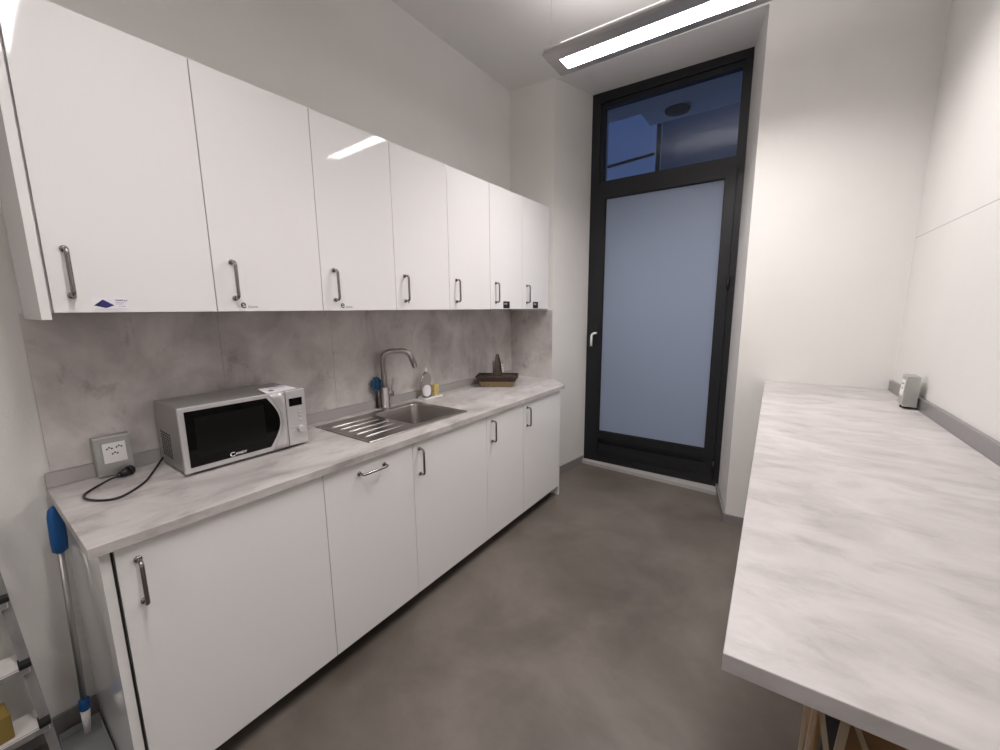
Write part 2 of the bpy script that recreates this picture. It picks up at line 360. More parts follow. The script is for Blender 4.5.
# ------------------------------------------------------------------ wall cabinets
XU = .352   # carcass front; door 18 mm in front of it
ZU, ZT = 1.486, 2.285
U = [.049, .4405, .8388, 1.2391, 1.638, 2.036, 2.432, 2.826]
UL = ['white glossy wall cabinet nearest the camera, blue pyramid sticker below its handle',
      'second white wall cabinet from the left, above the microwave, with a dark e sticker',
      'third white wall cabinet, reflecting the lamp, with the smaller-looking e sticker',
      'fourth white wall cabinet from the left, plain door with a tiny dot below the handle',
      'fifth white wall cabinet from the left, plain door above the soap bottle',
      'second last white wall cabinet before the door recess, black square sticker on it',
      'last white wall cabinet beside the door recess, narrow in view with a black square sticker']
def sticker_pyramid(parent):
    mb = MB(); mb.box(.3702, .3710, .127, .203, 1.4915, 1.5285)
    mb.m(1); x = .3711
    mb.poly3([(x, .131, 1.5065), (x, .153, 1.4995), (x, .158, 1.4995), (x, .1745, 1.5068), (x, .151, 1.5235)], .0003, (1, 0, 0))
    mb.m(3); mb.poly3([(.3715, .131, 1.5065), (.3715, .143, 1.5035), (.3715, .151, 1.5235)], .0002, (1, 0, 0))
    mb.text('PYRAMIDE Road', .0062, wall_T(x, .1775, 1.5195), font_scale_x=.62, bold=.0001)
    mb.m(2).text('facility & services', .0042, wall_T(x, .178, 1.514), font_scale_x=.72).text('office kitchen', .0042, wall_T(x, .178, 1.5095), font_scale_x=.72).text('tel. 02 4458', .0042, wall_T(x, .184, 1.5025), font_scale_x=.75)
    mb.box(.3710, .3712, .131, .202, 1.4955, 1.4962)
    tag(mb.build('sticker', [M['sticker'], M['navy'], M['ink2'], M['ink']], parent), 'white sticker with a blue pyramid logo')
def sticker_e(parent, y):
    mb = MB(); x = .3705
    mb.text('e', .042, wall_T(x, y - .002, 1.4985), depth=.0006, bold=.0003, font_scale_x=1.0)
    mb.m(1).text('.fuorre', .0135, wall_T(x, y + .0215, 1.4985), depth=.0006, font_scale_x=.95)
    tag(mb.build('sticker', [M['ink'], M['ink2']], parent), 'dark letter e followed by small grey lettering')
def sticker_square(parent, y):
    mb = MB(); mb.box(.3702, .3712, y, y + .078, 1.492, 1.540)
    mb.m(1).text('area', .022, wall_T(.3713, y + .012, 1.518), font_scale_x=1.0)
    tag(mb.build('sticker', [M['bplast'], M['louvre']], parent), 'black square sticker with white letters')
for i in range(7):
    y0, y1 = U[i], U[i + 1]
    c0 = .025 if i == 0 else y0
    t = thing('wall_cabinet', UL[i], 'cabinet', (.0, (y0 + y1) / 2, ZU), group='white wall cabinets above the worktop')
    def P(mb, name, m, par, o=(0, (y0 + y1) / 2, ZU)):   # geometry is written in room coordinates
        return mb.build(name, m, par, None)
    off = Vector((0, (y0 + y1) / 2, ZU))
    class PB(MB):
        def build(s, name, mats, parent=None, origin=None, smooth=False):
            if parent is T_: bmesh.ops.translate(s.bm, vec=-off, verts=s.bm.verts)
            return MB.build(s, name, mats, parent, None, smooth)
    T_ = t
    mb = PB(); e = .0006
    ys = .0455 if i == 0 else c0 + e
    ye = y1 - e
    mb.box(.001, XU, ys, ye, ZU + .003, ZT - .002)
    mb.build('body', M['carcass'], t)
    if i == 0:
        mb = PB(); mb.box(.001, .3705, .025, .0448, 1.467, ZT, bevel=.001); mb.build('side_panel', M['gloss'], t)
    if i == 6:
        mb = PB(); mb.box(.001, .366, 2.8275, 2.842, 1.475, ZT, bevel=.001); mb.build('side_panel', M['gloss'], t)
    mb = PB(); mb.box(XU + .0005, .370, y0 + .0015, y1 - .0015, ZU, ZT, bevel=.0012); dr = mb.build('door', M['gloss'], t)
    dr_off = -off
    h = make_handle((.370, y0 + (.041 if i == 0 else .060), 1.596), (0, 0, 1), dr); h.location = dr_off
    n0 = len(bpy.data.objects)
    if i == 0: sticker_pyramid(dr)
    if i == 1: sticker_e(dr, .517)
    if i == 2: sticker_e(dr, .924)
    if i == 3: MB().box(.3702, .371, 1.317, 1.325, 1.521, 1.529).build('sticker', M['ink2'], dr)
    if i == 5: sticker_square(dr, 2.185)
    if i == 6: sticker_square(dr, 2.585)
    for ch in dr.children: ch.location = dr_off

# ------------------------------------------------------------------ base cabinets
XB, XF = .588, .611
BY = [.047, .637, 1.088, 1.6615, 2.066, 2.596]
ZB0, ZB1 = .083, .866
BL = ['wide white base cabinet nearest the camera, under the microwave',
      'white dishwasher-like unit with the only horizontal handle, left of the sink cabinet',
      'white base cabinet under the sink bowl with vertical handle at its left',
      'narrow white base cabinet right of the sink cabinet',
      'last white base cabinet at the far end beside the door recess']
for i in range(5):
    y0, y1 = BY[i], BY[i + 1]
    off = Vector((0, (y0 + y1) / 2, 0))
    t = thing('base_cabinet', BL[i], 'cabinet', off, group='white base cabinets under the worktop')
    T_ = t
    mb = PB(); mb.box(.012, XB, y0 + (.0 if i else -.001), y1 - .001, .09, .60 if i in (1, 2) else .8705); mb.build('body', M['carcass'], t)
    if i in (1, 2):   # open at the top where the sink hangs
        mb = PB(); mb.box(.560, XB, y0 + .0, y1 - .001, .6005, .8705); mb.build('front_rail', M['carcass'], t)
    mb = PB(); mb.box(.50, .53, y0 + .001, y1 - .001, 0, .0895); mb.build('plinth', M['kick'], t)
    if i == 0:
        mb = PB(); mb.box(.012, .603, .020, .0415, .0, .8710, bevel=.001); mb.build('side_panel', M['gloss'], t)
        mb = PB(); mb.box(.56, .600, .0417, .0462, .09, .8705); mb.build('shadow_gap', M['kick'], t)
    if i == 4:
        mb = PB(); mb.box(.012, .606, 2.598, 2.616, .0, .8710, bevel=.001); mb.build('side_panel', M['gloss'], t)
    mb = PB(); mb.box(XB + .001, XF, y0 + .0013, y1 - .0013, ZB0, ZB1, bevel=.0012); dr = mb.build('door', M['gloss'], t)
    if i == 1: h = make_handle((XF, .857, .819), (0, 1, 0), dr)
    else: h = make_handle((XF, y0 + (.045, 0, .040, .052, .046)[i], .756 if i == 0 else .765), (0, 0, 1), dr)
    h.location = -off

# ------------------------------------------------------------------ worktop, splashback
sy0, sy1, sx0, sx1 = .912, 1.586, .084, .532
mb = MB(); mb.prism([(0.001, 0), (.6275, 0), (.6275, 2.648), (.393, 2.864), (0.001, 2.829)], .872, .9, bevel=.0015,
                    holes=[[(sx0 + .014, sy0 + .014), (sx1 - .014, sy0 + .014), (sx1 - .014, sy1 - .014), (sx0 + .014, sy1 - .014)]])
tag(mb.build('kitchen_worktop', M['top']), 'long grey concrete-look worktop with sink on the white base cabinets', 'worktop')
mb = MB()
seams = [0.016, .566, 1.092, 1.66, 2.24, 2.83]
for a, b in zip(seams, seams[1:]): mb.box(.0012, .0055, a + .0003, b - .0003, .9005, 1.4855, bevel=.0006, seg=1)
tag(mb.build('splashback', M['splash']), 'mottled grey splashback on the long wall under the wall cabinets', 'splashback')
mb = MB(); mb.prism([(.0062, 2.826), (.392, 2.861), (.392, 2.867), (.0062, 2.832)], .9005, 1.4745, bevel=.0006)
tag(mb.build('splashback_return', M['splash']), 'narrow mottled grey end panel at the far end of worktop', 'splashback')
mb = MB(); mb.box(.0065, .0160, .001, 2.820, .9005, .950, bevel=.0015)
mb.m(1).box(.0065, .0162, .001, 2.820, .9502, .9528, bevel=.0008)
tag(mb.build('worktop_upstand', [M['upst'], M['alu']]), 'slim grey upstand strip along the back of the kitchen worktop', 'trim')

# ------------------------------------------------------------------ sink
sink = thing('sink', 'stainless steel inset sink with ribbed drainer left of its bowl', 'sink', ((sx0 + sx1) / 2, (sy0 + sy1) / 2, .9))
soff = Vector(sink.location)
class SB(MB):
    def build(s, name, mats, parent=None, origin=None, smooth=False):
        if parent is sink: bmesh.ops.translate(s.bm, vec=-soff, verts=s.bm.verts)
        return MB.build(s, name, mats, parent, None, smooth)
def rrect(x0, x1, y0, y1, r, n=5):
    p = []
    for cx, cy, a0 in ((x1 - r, y1 - r, 0), (x0 + r, y1 - r, 90), (x0 + r, y0 + r, 180), (x1 - r, y0 + r, 270)):
        for k in range(n + 1):
            a = math.radians(a0 + 90 * k / n); p.append((cx + r * math.cos(a), cy + r * math.sin(a)))
    return p
bx0, bx1, by0, by1 = .128, .492, 1.222, 1.552
dx0, dx1, dy0, dy1 = .128, .492, .938, 1.200
mb = SB(); mb.prism(rrect(sx0, sx1, sy0, sy1, .012), .9008, .9045, bevel=.0015, holes=[rrect(bx0, bx1, by0, by1, .045)[::-1]])
mb.build('rim', M['steel'], sink)
def basin(mb, r0, z0, r1, z1, floor=True):
    a = [mb.bm.verts.new((x, y, z0)) for x, y in r0]; b = [mb.bm.verts.new((x, y, z1)) for x, y in r1]; n = len(a)
    for i in range(n): mb.bm.faces.new((a[i], a[(i + 1) % n], b[(i + 1) % n], b[i])).smooth = True
    if floor: mb.bm.faces.new(b)
    return mb
mb = SB()
def ring(z, g, r): return [(x, y, z) for x, y in rrect(bx0 + g, bx1 - g, by0 + g, by1 - g, r)]
prof = [(.9046, -.003, .047), (.9046, 0, .045), (.898, .002, .045), (.76, .008, .045), (.745, .014, .042), (.738, .03, .035), (.736, .08, .03),
        (.734, .08, .03), (.7365 - .003, .028, .035), (.743, .010, .042), (.76, .005, .045), (.897, -.001, .045)]
rings = [[mb.bm.verts.new(p) for p in ring(*q)] for q in prof]
for k in range(len(rings)):
    if k == 6: continue
    a, b = rings[k], rings[(k + 1) % len(rings)]
    for i in range(len(a)): mb.bm.faces.new((a[i], a[(i + 1) % len(a)], b[(i + 1) % len(a)], b[i])).smooth = True
mb.bm.faces.new(rings[6]); mb.bm.faces.new(rings[7][::-1])
mb.build('bowl', M['steel'], sink)
mb = SB(); mb.lathe([(.045, 0), (.045, .003), (.03, .004), (.028, .001), (.005, .001)], ((bx0 + bx1) / 2, (by0 + by1) / 2, .7362)); mb.build('drain', M['steel_b'], sink)
for k in range(5):
    x = .182 + k * .066
    mb = SB(); mb.tube([(x, .948, .9046), (x, .956, .9052), (x, 1.176, .9052), (x, 1.184, .9046)], [.0008, .0024, .0024, .0008], 10); mb.build('drainer_rib', M['steel_b'], sink)
mb = SB()   # raised lip around the rim
for a, b, c, d in ((sx0, sx1, sy0, sy0 + .006), (sx0, sx1, sy1 - .006, sy1), (sx0, sx0 + .006, sy0 + .006, sy1 - .006), (sx1 - .006, sx1, sy0 + .006, sy1 - .006)):
    mb.box(a + .001, b - .001, c + .001, d - .001, .9044, .9062, bevel=.0006, seg=1)
mb.build('rim_edge', M['steel_b'], sink)

# ------------------------------------------------------------------ tap
tap = thing('kitchen_tap', 'tall brushed steel swan-neck tap with side lever behind the sink', 'tap', (.051, 1.384, .9))
mb = MB(); mb.lathe([(.029, 0), (.029, .006), (.027, .008), (.027, .122), (.022, .128), (.012, .129)], (0, 0, 0.0005), 28); mb.build('tap_body', M['steel'], tap)
dirv = Vector((.16, .15, 0)).normalized()
def arc(R0, R1, zt):
    p = [Vector((0, 0, .12)), Vector((0, 0, zt - R0))]
    for k in range(1, 9): a = k / 8 * PI / 2; p.append(dirv * (R0 - R0 * math.cos(a)) + Vector((0, 0, zt - R0 + R0 * math.sin(a))))
    e = p[-1] + dirv * .062; p.append(e)
    for k in range(1, 8): a = k / 7 * math.radians(70); p.append(e + dirv * (R1 * math.sin(a)) + Vector((0, 0, -(R1 - R1 * math.cos(a)))))
    last = p[-1]; p.append(last + (dirv * math.cos(math.radians(70)) + Vector((0, 0, -math.sin(math.radians(70))))) * .070)
    return p
sppath = arc(.05, .055, .345)
mb = MB(); mb.tube(sppath, .0155, 16); mb.build('spout', M['steel'], tap)
mb = MB(); side = Vector((.45, .9, 0)).normalized()
mb.tube([Vector((0, 0, .085)), side * .052 + Vector((0, 0, .085))], .0165, 18); mb.build('valve', M['steel'], tap)
mb = MB(); q = side * .043 + Vector((0, 0, .085)); mb.tube([q, q + Vector((.0, .0, .02)), q + Vector((.006, .012, .095))], [.008, .0055, .0042], 12); mb.build('lever', M['steel'], tap)

# blue scourer brush standing behind the tap
br = thing('dish_brush', 'blue round scrubbing brush standing behind the tap', 'brush', (.026, 1.344, .9))
mb = MB(); mb.tube([(0, 0, .0008), (0, 0, .06), (.002, .0, .125)], [.008, .007, .007], 12); mb.build('handle', M['bplast'], br)
mb = MB(); bmesh.ops.create_icosphere(mb.bm, subdivisions=4, radius=.05)
for v in mb.bm.verts:
    n = v.co.normalized(); k = 1 + .12 * math.sin(9 * n.x + 5 * n.z) * math.cos(8 * n.y - 4 * n.z) + random.uniform(-.05, .05)
    v.co = Vector((n.x * .0115 * k, n.y * .036 * k, n.z * .042 * k + .150))
mb.build('bristle_head', M['bluec'], br)

# ------------------------------------------------------------------ soap dish, bottle, sponge
T1 = Matrix.Translation((.064, 1.762, 0))
dish = MB(); dish.prism(rrect(.030, .112, 1.664, 1.828, .012), .9006, .906, bevel=.001)
dish.prism(rrect(.030, .112, 1.664, 1.828, .012), .906, .913, holes=[rrect(.033, .109, 1.667, 1.825, .01)[::-1]])
tag(dish.build('soap_tray', M['white']), 'small white tray under the soap bottle and sponge', 'tray')
bt = thing('soap_bottle', 'clear dish soap bottle with white cap on the small tray', 'bottle', (.068, 1.712, .9065))
mb = MB(); mb.lathe([(.022, 0), (.030, .004), (.032, .03), (.031, .07), (.026, .092), (.030, .108), (.031, .128), (.024, .15), (.012, .165), (.010, .172), (.004, .173)], (0, 0, 0), 28, sx=.9, sy=1.25)
mb.build('bottle_body', M['bottle'], bt)
mb = MB(); mb.lathe([(.0125, 0), (.0125, .012), (.007, .014), (.006, .026), (.002, .027)], (0, 0, .1735), 18); mb.build('cap', M['white'], bt)
mb = MB()
def label_patch(mb, r, sx, sy, z0, z1, a0, a1, n=12):
    rows = []
    for j in range(9):
        z = z0 + (z1 - z0) * j / 8; w = math.sqrt(max(0, 1 - ((j - 4) / 4.001) ** 2)) if j in (0, 8) else math.sqrt(1 - ((j - 4) / 4.6) ** 2)
        w = max(w, .25)
        rows.append([mb.bm.verts.new((r * sx * math.cos((a0 + a1) / 2 + (k / n - .5) * (a1 - a0) * w), r * sy * math.sin((a0 + a1) / 2 + (k / n - .5) * (a1 - a0) * w), z)) for k in range(n + 1)])
    for A, B in zip(rows, rows[1:]):
        for k in range(n): mb.bm.faces.new((A[k], A[k + 1], B[k + 1], B[k])).smooth = True
label_patch(mb, .0332, .9, 1.25, .012, .090, math.radians(-75), math.radians(20)); mb.build('bottle_label', M['paper'], bt)
mb = MB(); mb.box(-.018, .018, -.030, .030, 0, .080, bevel=.004)
sg = mb.build('sponge', M['yellow']); sg.location = (.070, 1.788, .9068); sg.rotation_euler = (0, 0, .25); tag(sg, 'yellow sponge standing on end beside the soap bottle', 'sponge')

# ------------------------------------------------------------------ wicker basket
ba = thing('wicker_basket', 'dark brown wicker trug with arched handle at the worktop far end', 'basket', (.205, 2.335, .9008), math.atan2(.14, .23)); ba.scale = (1.07, 1.07, 1.2)
def trug(z0, z1, a0, a1, m, name, par, wall=.006, bulge=0.):
    mb = MB()
    def rec(a, g): return [(x * 1, y * 1) for x, y in rrect(-a[0] + g, a[0] - g, -a[1] + g, a[1] - g, .012, 3)]
    L = [(z0, rec(a0, 0)), (z1, rec(a1, 0)), (z1, rec(a1, wall)), (z0 + .004, rec(a0, wall))]
    R = [[mb.bm.verts.new((x, y, z)) for x, y in p] for z, p in L]
    for A, B in zip(R, R[1:]):
        for i in range(len(A)): mb.bm.faces.new((A[i], A[(i + 1) % len(A)], B[(i + 1) % len(A)], B[i]))
    mb.bm.faces.new(R[0][::-1]); mb.bm.faces.new(R[3])
    return mb.build(name, m, par)
trug(0, .036, (.112, .058), (.130, .071), M['straw'], 'woven_base', ba)
trug(.0362, .060, (.1305, .0715), (.146, .084), M['brown'], 'woven_side', ba)
mb = MB(); mb.prism(rrect(-.150, .150, -.089, .089, .014, 3), .0605, .071, holes=[rrect(-.140, .140, -.078, .078, .012, 3)[::-1]]); mb.build('rim', M['brown'], ba)
mb = MB()   # arched handle front to back
N_ = 18; rows = []
for k in range(N_ + 1):
    a = PI * k / N_; y = -.082 * math.cos(a); z = .055 + .150 * math.sin(a) ** .9
    w = .030 - .022 * math.sin(a) ** 1.2
    yy = -.074 * math.cos(a); zz = .055 + .142 * math.sin(a) ** .9
    rows.append([mb.bm.verts.new(p) for p in ((-w, y, z), (w, y, z), (w, yy, zz), (-w, yy, zz))])
for A, B in zip(rows, rows[1:]):
    for i in range(4): mb.bm.faces.new((A[i], A[(i + 1) % 4], B[(i + 1) % 4], B[i]))
mb.bm.faces.new(rows[0]); mb.bm.faces.new(rows[-1][::-1]); mb.build('basket_handle', M['brown'], ba)

# ------------------------------------------------------------------ socket boxes (built facing +x)
def socket_box(name_label, loc, rz, w=.098, h=.128, lean=.012):
    t = thing('socket_box', name_label, 'socket box', loc, rz, group='grey bench socket boxes')
    mb = MB(); d0, d1 = .048, .048 - lean      # side profile: top leans back
    w2 = w / 2
    P = [(0, 0), (d0, 0), (d1 + .004, h), (0, h)]
    a = [mb.bm.verts.new((x, -w2, z)) for x, z in P]; b = [mb.bm.verts.new((x, w2, z)) for x, z in P]
    mb.bm.faces.new(a); mb.bm.faces.new(b[::-1])
    for i in range(4): mb.bm.faces.new((a[i], b[i], b[(i + 1) % 4], a[(i + 1) % 4]))
    bmesh.ops.bevel(mb.bm, geom=[e for e in mb.bm.edges if all(v.co.x > .01 for v in e.verts)], offset=.003, segments=2, affect='EDGES')
    body = mb.build('housing', M['boxgrey'], t)
    mb = MB();  mb.box(d1 - .002, d1 + .006, -w2, w2, h - .003, h + .0015, bevel=.001); mb.build('top_lip', M['steel_b'], t)
    ang = math.atan2(lean - .004, h)
    pl = MB(); pl.box(0, .003, -.031, .031, -.038, .034, bevel=.001); fp = pl.build('face_plate', M['white'], t); fp.location = (d0 - (lean - .004) * .58 + .0003, .002, h * .60); fp.rotation_euler = (0, -ang, 0)
    mb = MB()
    for cy, cz in ((-.013, .014), (.013, .016), (0, -.006)):
        for k in (-1, 0, 1): mb.tube([(.0025, cy + k * .0065, cz + (0 if k else .004)), (.0034, cy + k * .0065, cz + (0 if k else .004))], .0029, 8)
    mb.build('socket_holes', M['gasket'], fp)
    return t
socket_box('grey socket box with white outlets at left end of the worktop', (.0175, .170, .9055), 0, h=.140)
socket_box('grey socket box on the far worktop behind the wicker basket', (.0175, 2.585, .9055), 0, h=.150)

# ------------------------------------------------------------------ microwave
mw = thing('microwave', 'silver microwave oven with black door glass standing on the worktop', 'microwave', (.165, .53, .9))
mo = Vector(mw.location)
class WB(MB):
    def build(s, name, mats, parent=None, origin=None, smooth=False):
        if parent is mw: bmesh.ops.translate(s.bm, vec=-mo, verts=s.bm.verts)
        return MB.build(s, name, mats, parent, None, smooth)
x1 = .290; Y0, Y1, Z0, Z1 = .303, .757, .911, 1.153
mb = WB(); mb.box(.035, x1 - .001, Y0 + .003, Y1 - .003, Z0 + .002, Z1 - .003, bevel=.003); mb.build('casing', M['mwcase'], mw)
mb = WB()
for r in range(9):
    for c in range(5):
        y = Y0 + .0027; x = .075 + c * .022 + (r % 2) * .004; z = .945 + r * .011 - c * .0005
        mb.box(x, x + .0115, y - .0006, y + .001, z, z + .0062)
o = mb.build('vent_holes', M['gasket'], mw)
mb = WB(); mb.box(.028, .0345, Y0 + .012, Y1 - .012, Z0 + .02, Z1 - .02, bevel=.002); mb.build('rear_cover', M['bplast'], mw)
mb = WB(); YS = .674
mb.box(x1, x1 + .014, Y0, YS - .0012, Z0, Z1, bevel=.003); dr = mb.build('door', M['silver'], mw)
zc = (Z0 + Z1) / 2
pts = [(Y0 + .018, Z0 + .020), (.598, Z0 + .020)]
for k in range(1, 12):
    t = k / 12; z = Z0 + .020 + (Z1 - Z0 - .036) * t; y = .598 + .046 * math.sin(PI * t)
    pts.append((y, z))
pts += [(.598, Z1 - .016), (Y0 + .018, Z1 - .016)]
mb = MB(); mb.poly3([(x1 + .0138, y, z) for y, z in pts], .0012, (1, 0, 0)); g = mb.build('window', M['bglass'], dr); g.location = -mo
mb = MB(); # inner viewing screen with lighter reflective band
mb.box(x1 + .0151, x1 + .0155, Y0 + .045, .585, Z0 + .052, Z1 - .042); g = mb.build('window_screen', mat('dark perforated screen', (.006, .006, .006), .25, 0., **{'Specular IOR Level': .2}), dr); g.location = -mo
mb = MB(); mb.text('C', .023, wall_T(x1 + .0152, .446, .9345), depth=.0006, bold=.0004, font_scale_x=1.15).text('ANDY', .0125, wall_T(x1 + .0152, .466, .9375), depth=.0006, bold=.0003, font_scale_x=1.15)
g = mb.build('brand_lettering', M['white'], dr); g.location = -mo
# curved grip band on the right of the door
band = []
for k in range(13):
    t = k / 12; z = Z0 + .004 + (Z1 - Z0 - .008) * t
    band.append((.603 + .044 * math.sin(PI * t), z))
mb = MB(); n = len(band)
rows = []
for (y, z) in band:
    ye = YS - .003
    rows.append([mb.bm.verts.new(p) for p in ((x1 + .013, y, z), (x1 + .016, y + .010, z), (x1 + .024, (y + ye) / 2, z), (x1 + .019, ye - .003, z), (x1 + .013, ye, z))])
for A, B in zip(rows, rows[1:]):
    for i in range(5): mb.bm.faces.new((A[i], A[(i + 1) % 5], B[(i + 1) % 5], B[i])).smooth = (i != 4)
mb.bm.faces.new(rows[0]); mb.bm.faces.new(rows[-1][::-1]); g = mb.build('door_grip', M['silver'], dr); g.location = -mo
mb = WB(); mb.box(x1, x1 + .014, YS + .0012, Y1, Z0, Z1, bevel=.003); cp = mb.build('control_panel', M['silver'], mw)
mb = MB(); mb.box(x1 + .0138, x1 + .0150, .687, .743, 1.083, 1.117, bevel=.0005, seg=1); g = mb.build('display', M['bglass'], cp); g.location = -mo
for k in range(4):
    mb = MB(); mb.box(x1 + .0138, x1 + .0163, .722, .738, 1.066 - k * .0165, 1.072 - k * .0165, bevel=.001); g = mb.build('button', M['steel_b'], cp); g.location = -mo
for k in range(2):
    mb = MB(); mb.box(x1 + .0138, x1 + .0158, .688, .702, .988 - k * .016, .994 - k * .016, bevel=.001); g = mb.build('button', M['steel_b'], cp); g.location = -mo
mb = MB(); mb.tube([(x1 + .0138, .727, .978), (x1 + .018, .727, .978), (x1 + .030, .727, .978), (x1 + .032, .727, .978)], [.017, .0155, .0145, .0125], 24); g = mb.build('knob', M['silver'], cp); g.location = -mo
for fx in (.06, .26):
    for fy in (.34, .72):
        mb = WB(); mb.tube([(fx, fy, .9005), (fx, fy, .9128)], .012, 12); mb.build('foot', M['bplast'], mw)
# cord and plug
def bez(pts, n=10):
    out = []
    P = [Vector(p) for p in pts]
    for i in range(len(P) - 1):
        p0 = P[max(i - 1, 0)]; p1 = P[i]; p2 = P[i + 1]; p3 = P[min(i + 2, len(P) - 1)]
        for k in range(n):
            t = k / n; out.append(.5 * ((2 * p1) + (-p0 + p2) * t + (2 * p0 - 5 * p1 + 4 * p2 - p3) * t * t + (-p0 + 3 * p1 - 3 * p2 + p3) * t ** 3))
    out.append(P[-1]); return out
cz = .9045
mb = WB(); mb.tube(bez([(.060, .304, .925), (.10, .275, cz + .006), (.155, .245, cz), (.235, .205, cz), (.300, .150, cz), (.318, .112, cz), (.290, .078, cz), (.238, .058, cz), (.195, .064, cz), (.158, .092, cz + .001), (.126, .135, cz + .006), (.110, .162, .911)], 8), .0037, 10)
mb.build('power_cord', M['bplast'], mw)
mb = WB(); mb.tube([(.112, .158, .9105), (.106, .170, .913)], [.005, .009], 12)
mb.tube([(.107, .168, .9135), (.101, .182, .915), (.097, .192, .9165)], [.010, .0145, .0145], 16)
mb.tube([(.096, .193, .9175), (.090, .204, .9185)], [.0165, .0165], 16)
mb.build('plug', M['bplast'], mw)
# leaflet on the microwave
mb = MB(); mb.prism([(.165, .628), (.302, .603), (.286, .735), (.171, .741)], 1.1537, 1.1545)
mb.m(1).prism([(.235, .636), (.262, .632), (.262, .652), (.238, .654)], 1.1545, 1.1548)
mb.m(2).prism([(.18, .66), (.22, .657), (.22, .72), (.183, .724)], 1.1545, 1.1548)
tag(mb.build('leaflet', [M['paper'], M['ink'], mat('lilac print', (.62, .60, .76), .6)]), 'white paper leaflet lying on top of the microwave', 'paper')

# ------------------------------------------------------------------ right-hand bench
RW0, RW1 = (2.577, 1.734), (2.5335, 3.06)
def rx(y): return 2.509 + (2.921 - y) * (2.711 - 2.509) / (2.921 + 2.3)
bench = [(1.9715, .420), (rx(.44) - .002, .440), (rx(2.9) - .003, 2.917), (1.9125, 2.886)]
mb = MB(); mb.prism(bench, .994, 1.02, bevel=.0015)
tag(mb.build('bench_worktop', M['top2']), 'deep pale grey concrete-look bench top along the right wall', 'worktop')
def ux(y): return rx(y) - .002
mb = MB(); mb.prism([(ux(.45) - .018, .445), (ux(.45), .445), (ux(2.91), 2.912), (ux(2.91) - .018, 2.912)], 1.0205, 1.076, bevel=.003)
tag(mb.build('bench_upstand', M['alu_d']), 'grey upstand strip between the pale bench top and right wall', 'trim')
sb = socket_box('small grey socket box standing against the right wall bench upstand', (ux(2.42) - .0225, 2.42, 1.0322), PI - .0, w=.105, h=.138)
mb = MB(); mb.lathe([(.020, 0), (.022, .004), (.018, .0108)], (.026, 0, -.0112), 18); mb.build('foot', M['gasket'], sb)

# folded wooden rack, carton and post under the bench
rk = thing('wooden_rack', 'folded pale wooden rack with splayed slats standing under the bench', 'rack', (2.22, 1.1, 0))
def slat(p, q, w, y, t=.012):
    d = Vector((q[0] - p[0], 0, q[1] - p[1])).normalized(); n = Vector((d.z, 0, -d.x)) * w / 2; mb = MB()
    P = [Vector((p[0], y, p[1])) - n, Vector((p[0], y, p[1])) + n, Vector((q[0], y, q[1])) + n, Vector((q[0], y, q[1])) - n]
    mb.poly3([v - Vector((2.22, 1.1, 0)) for v in P], t, (0, 1, 0)); return mb.build('leg', M['wood'], rk)
slat((2.153, .47), (2.136, .004), .009, 1.082); slat((2.156, .47), (2.243, .004), .013, 1.096)
slat((2.224, .47), (2.196, .004), .018, 1.110); slat((2.213, .47), (2.396, .004), .012, 1.124); slat((2.140, .47), (2.137, .004), .008, 1.138)
mb = MB(); mb.box(2.125 - 2.22, 2.42 - 2.22, -.018, .051, .4705, .492, bevel=.003); mb.build('top_rail', M['wood'], rk)
bx = MB(); bx.box(-.185, .185, -.22, .22, 0.0, .52, bevel=.004); bx.m(1).box(-.025, .025, -.2205, .2205, .5195, .5206)
o = bx.build('cardboard_box', [M['card'], M['straw']]); o.location = (2.36, 1.45, 0.001); tag(o, 'brown cardboard box on the floor under the bench, behind the wooden rack', 'box')
mb = MB(); mb.box(-.02, .02, -.02, .02, 0.0, .993, bevel=.003); o = mb.build('bench_post', M['dgrey']); o.location = (2.205, 1.195, 0.0005); tag(o, 'dark grey square post holding up the bench behind the wooden rack', 'post')

# ------------------------------------------------------------------ stepladder leaning by the left wall
ld = thing('stepladder', 'folded aluminium stepladder leaning on the left wall', 'ladder', (0, 0, 0))
def lx(z): return .185 - .17 * z        # front face of rails
def ly(z): return -.088 - .062 * z       # right rail outer edge
for s in (0, 1):
    mb = MB()
    z0, z1 = 0.0, 1.05
    def pt(z, dx, dy):
        y = ly(z) - dy if s == 0 else -.60 + (-.088 - ly(z)) * 1. + dy
        return (lx(z) - dx, y, z)
    secs = []
    for z in (z0, z1): secs.append([mb.bm.verts.new(pt(z, dx, dy)) for dx, dy in ((0, 0), (0, .022), (.004, .022), (.004, .004), (.045, .004), (.045, 0))])
    A, B = secs
    for i in range(6): mb.bm.faces.new((A[i], A[(i + 1) % 6], B[(i + 1) % 6], B[i]))
    mb.bm.faces.new(A[::-1]); mb.bm.faces.new(B); mb.build('rail', M['ladder'], ld)
for k, z in enumerate((.185, .388, .608, .815)):
    ya, yb = ly(z) - .0035, -.60 + (-.088 - ly(z)) + .0035
    x0 = lx(z)
    mb = MB(); mb.box(x0 - .075, x0 + .020, yb + .001, ya - .001, z - .003, z); mb.m(1).box(x0 + .0, x0 + .024, yb + .001, ya - .001, z - .026, z - .0035, bevel=.002)
    tr = mb.build('tread', [M['tread'], M['ladder']], ld)
    for y_, sg_ in ((ya - .012, 1), (yb + .012, -1)):
        mb = MB(); mb.box(x0 - .02, x0 + .028, y_ - .011, y_ + .0155, z - .006, z + .010, bevel=.003); mb.build('end_cap', M['bplast'], tr)
mb = MB(); mb.box(-.04, .04, -.022, .022, 0, .085, bevel=.004)
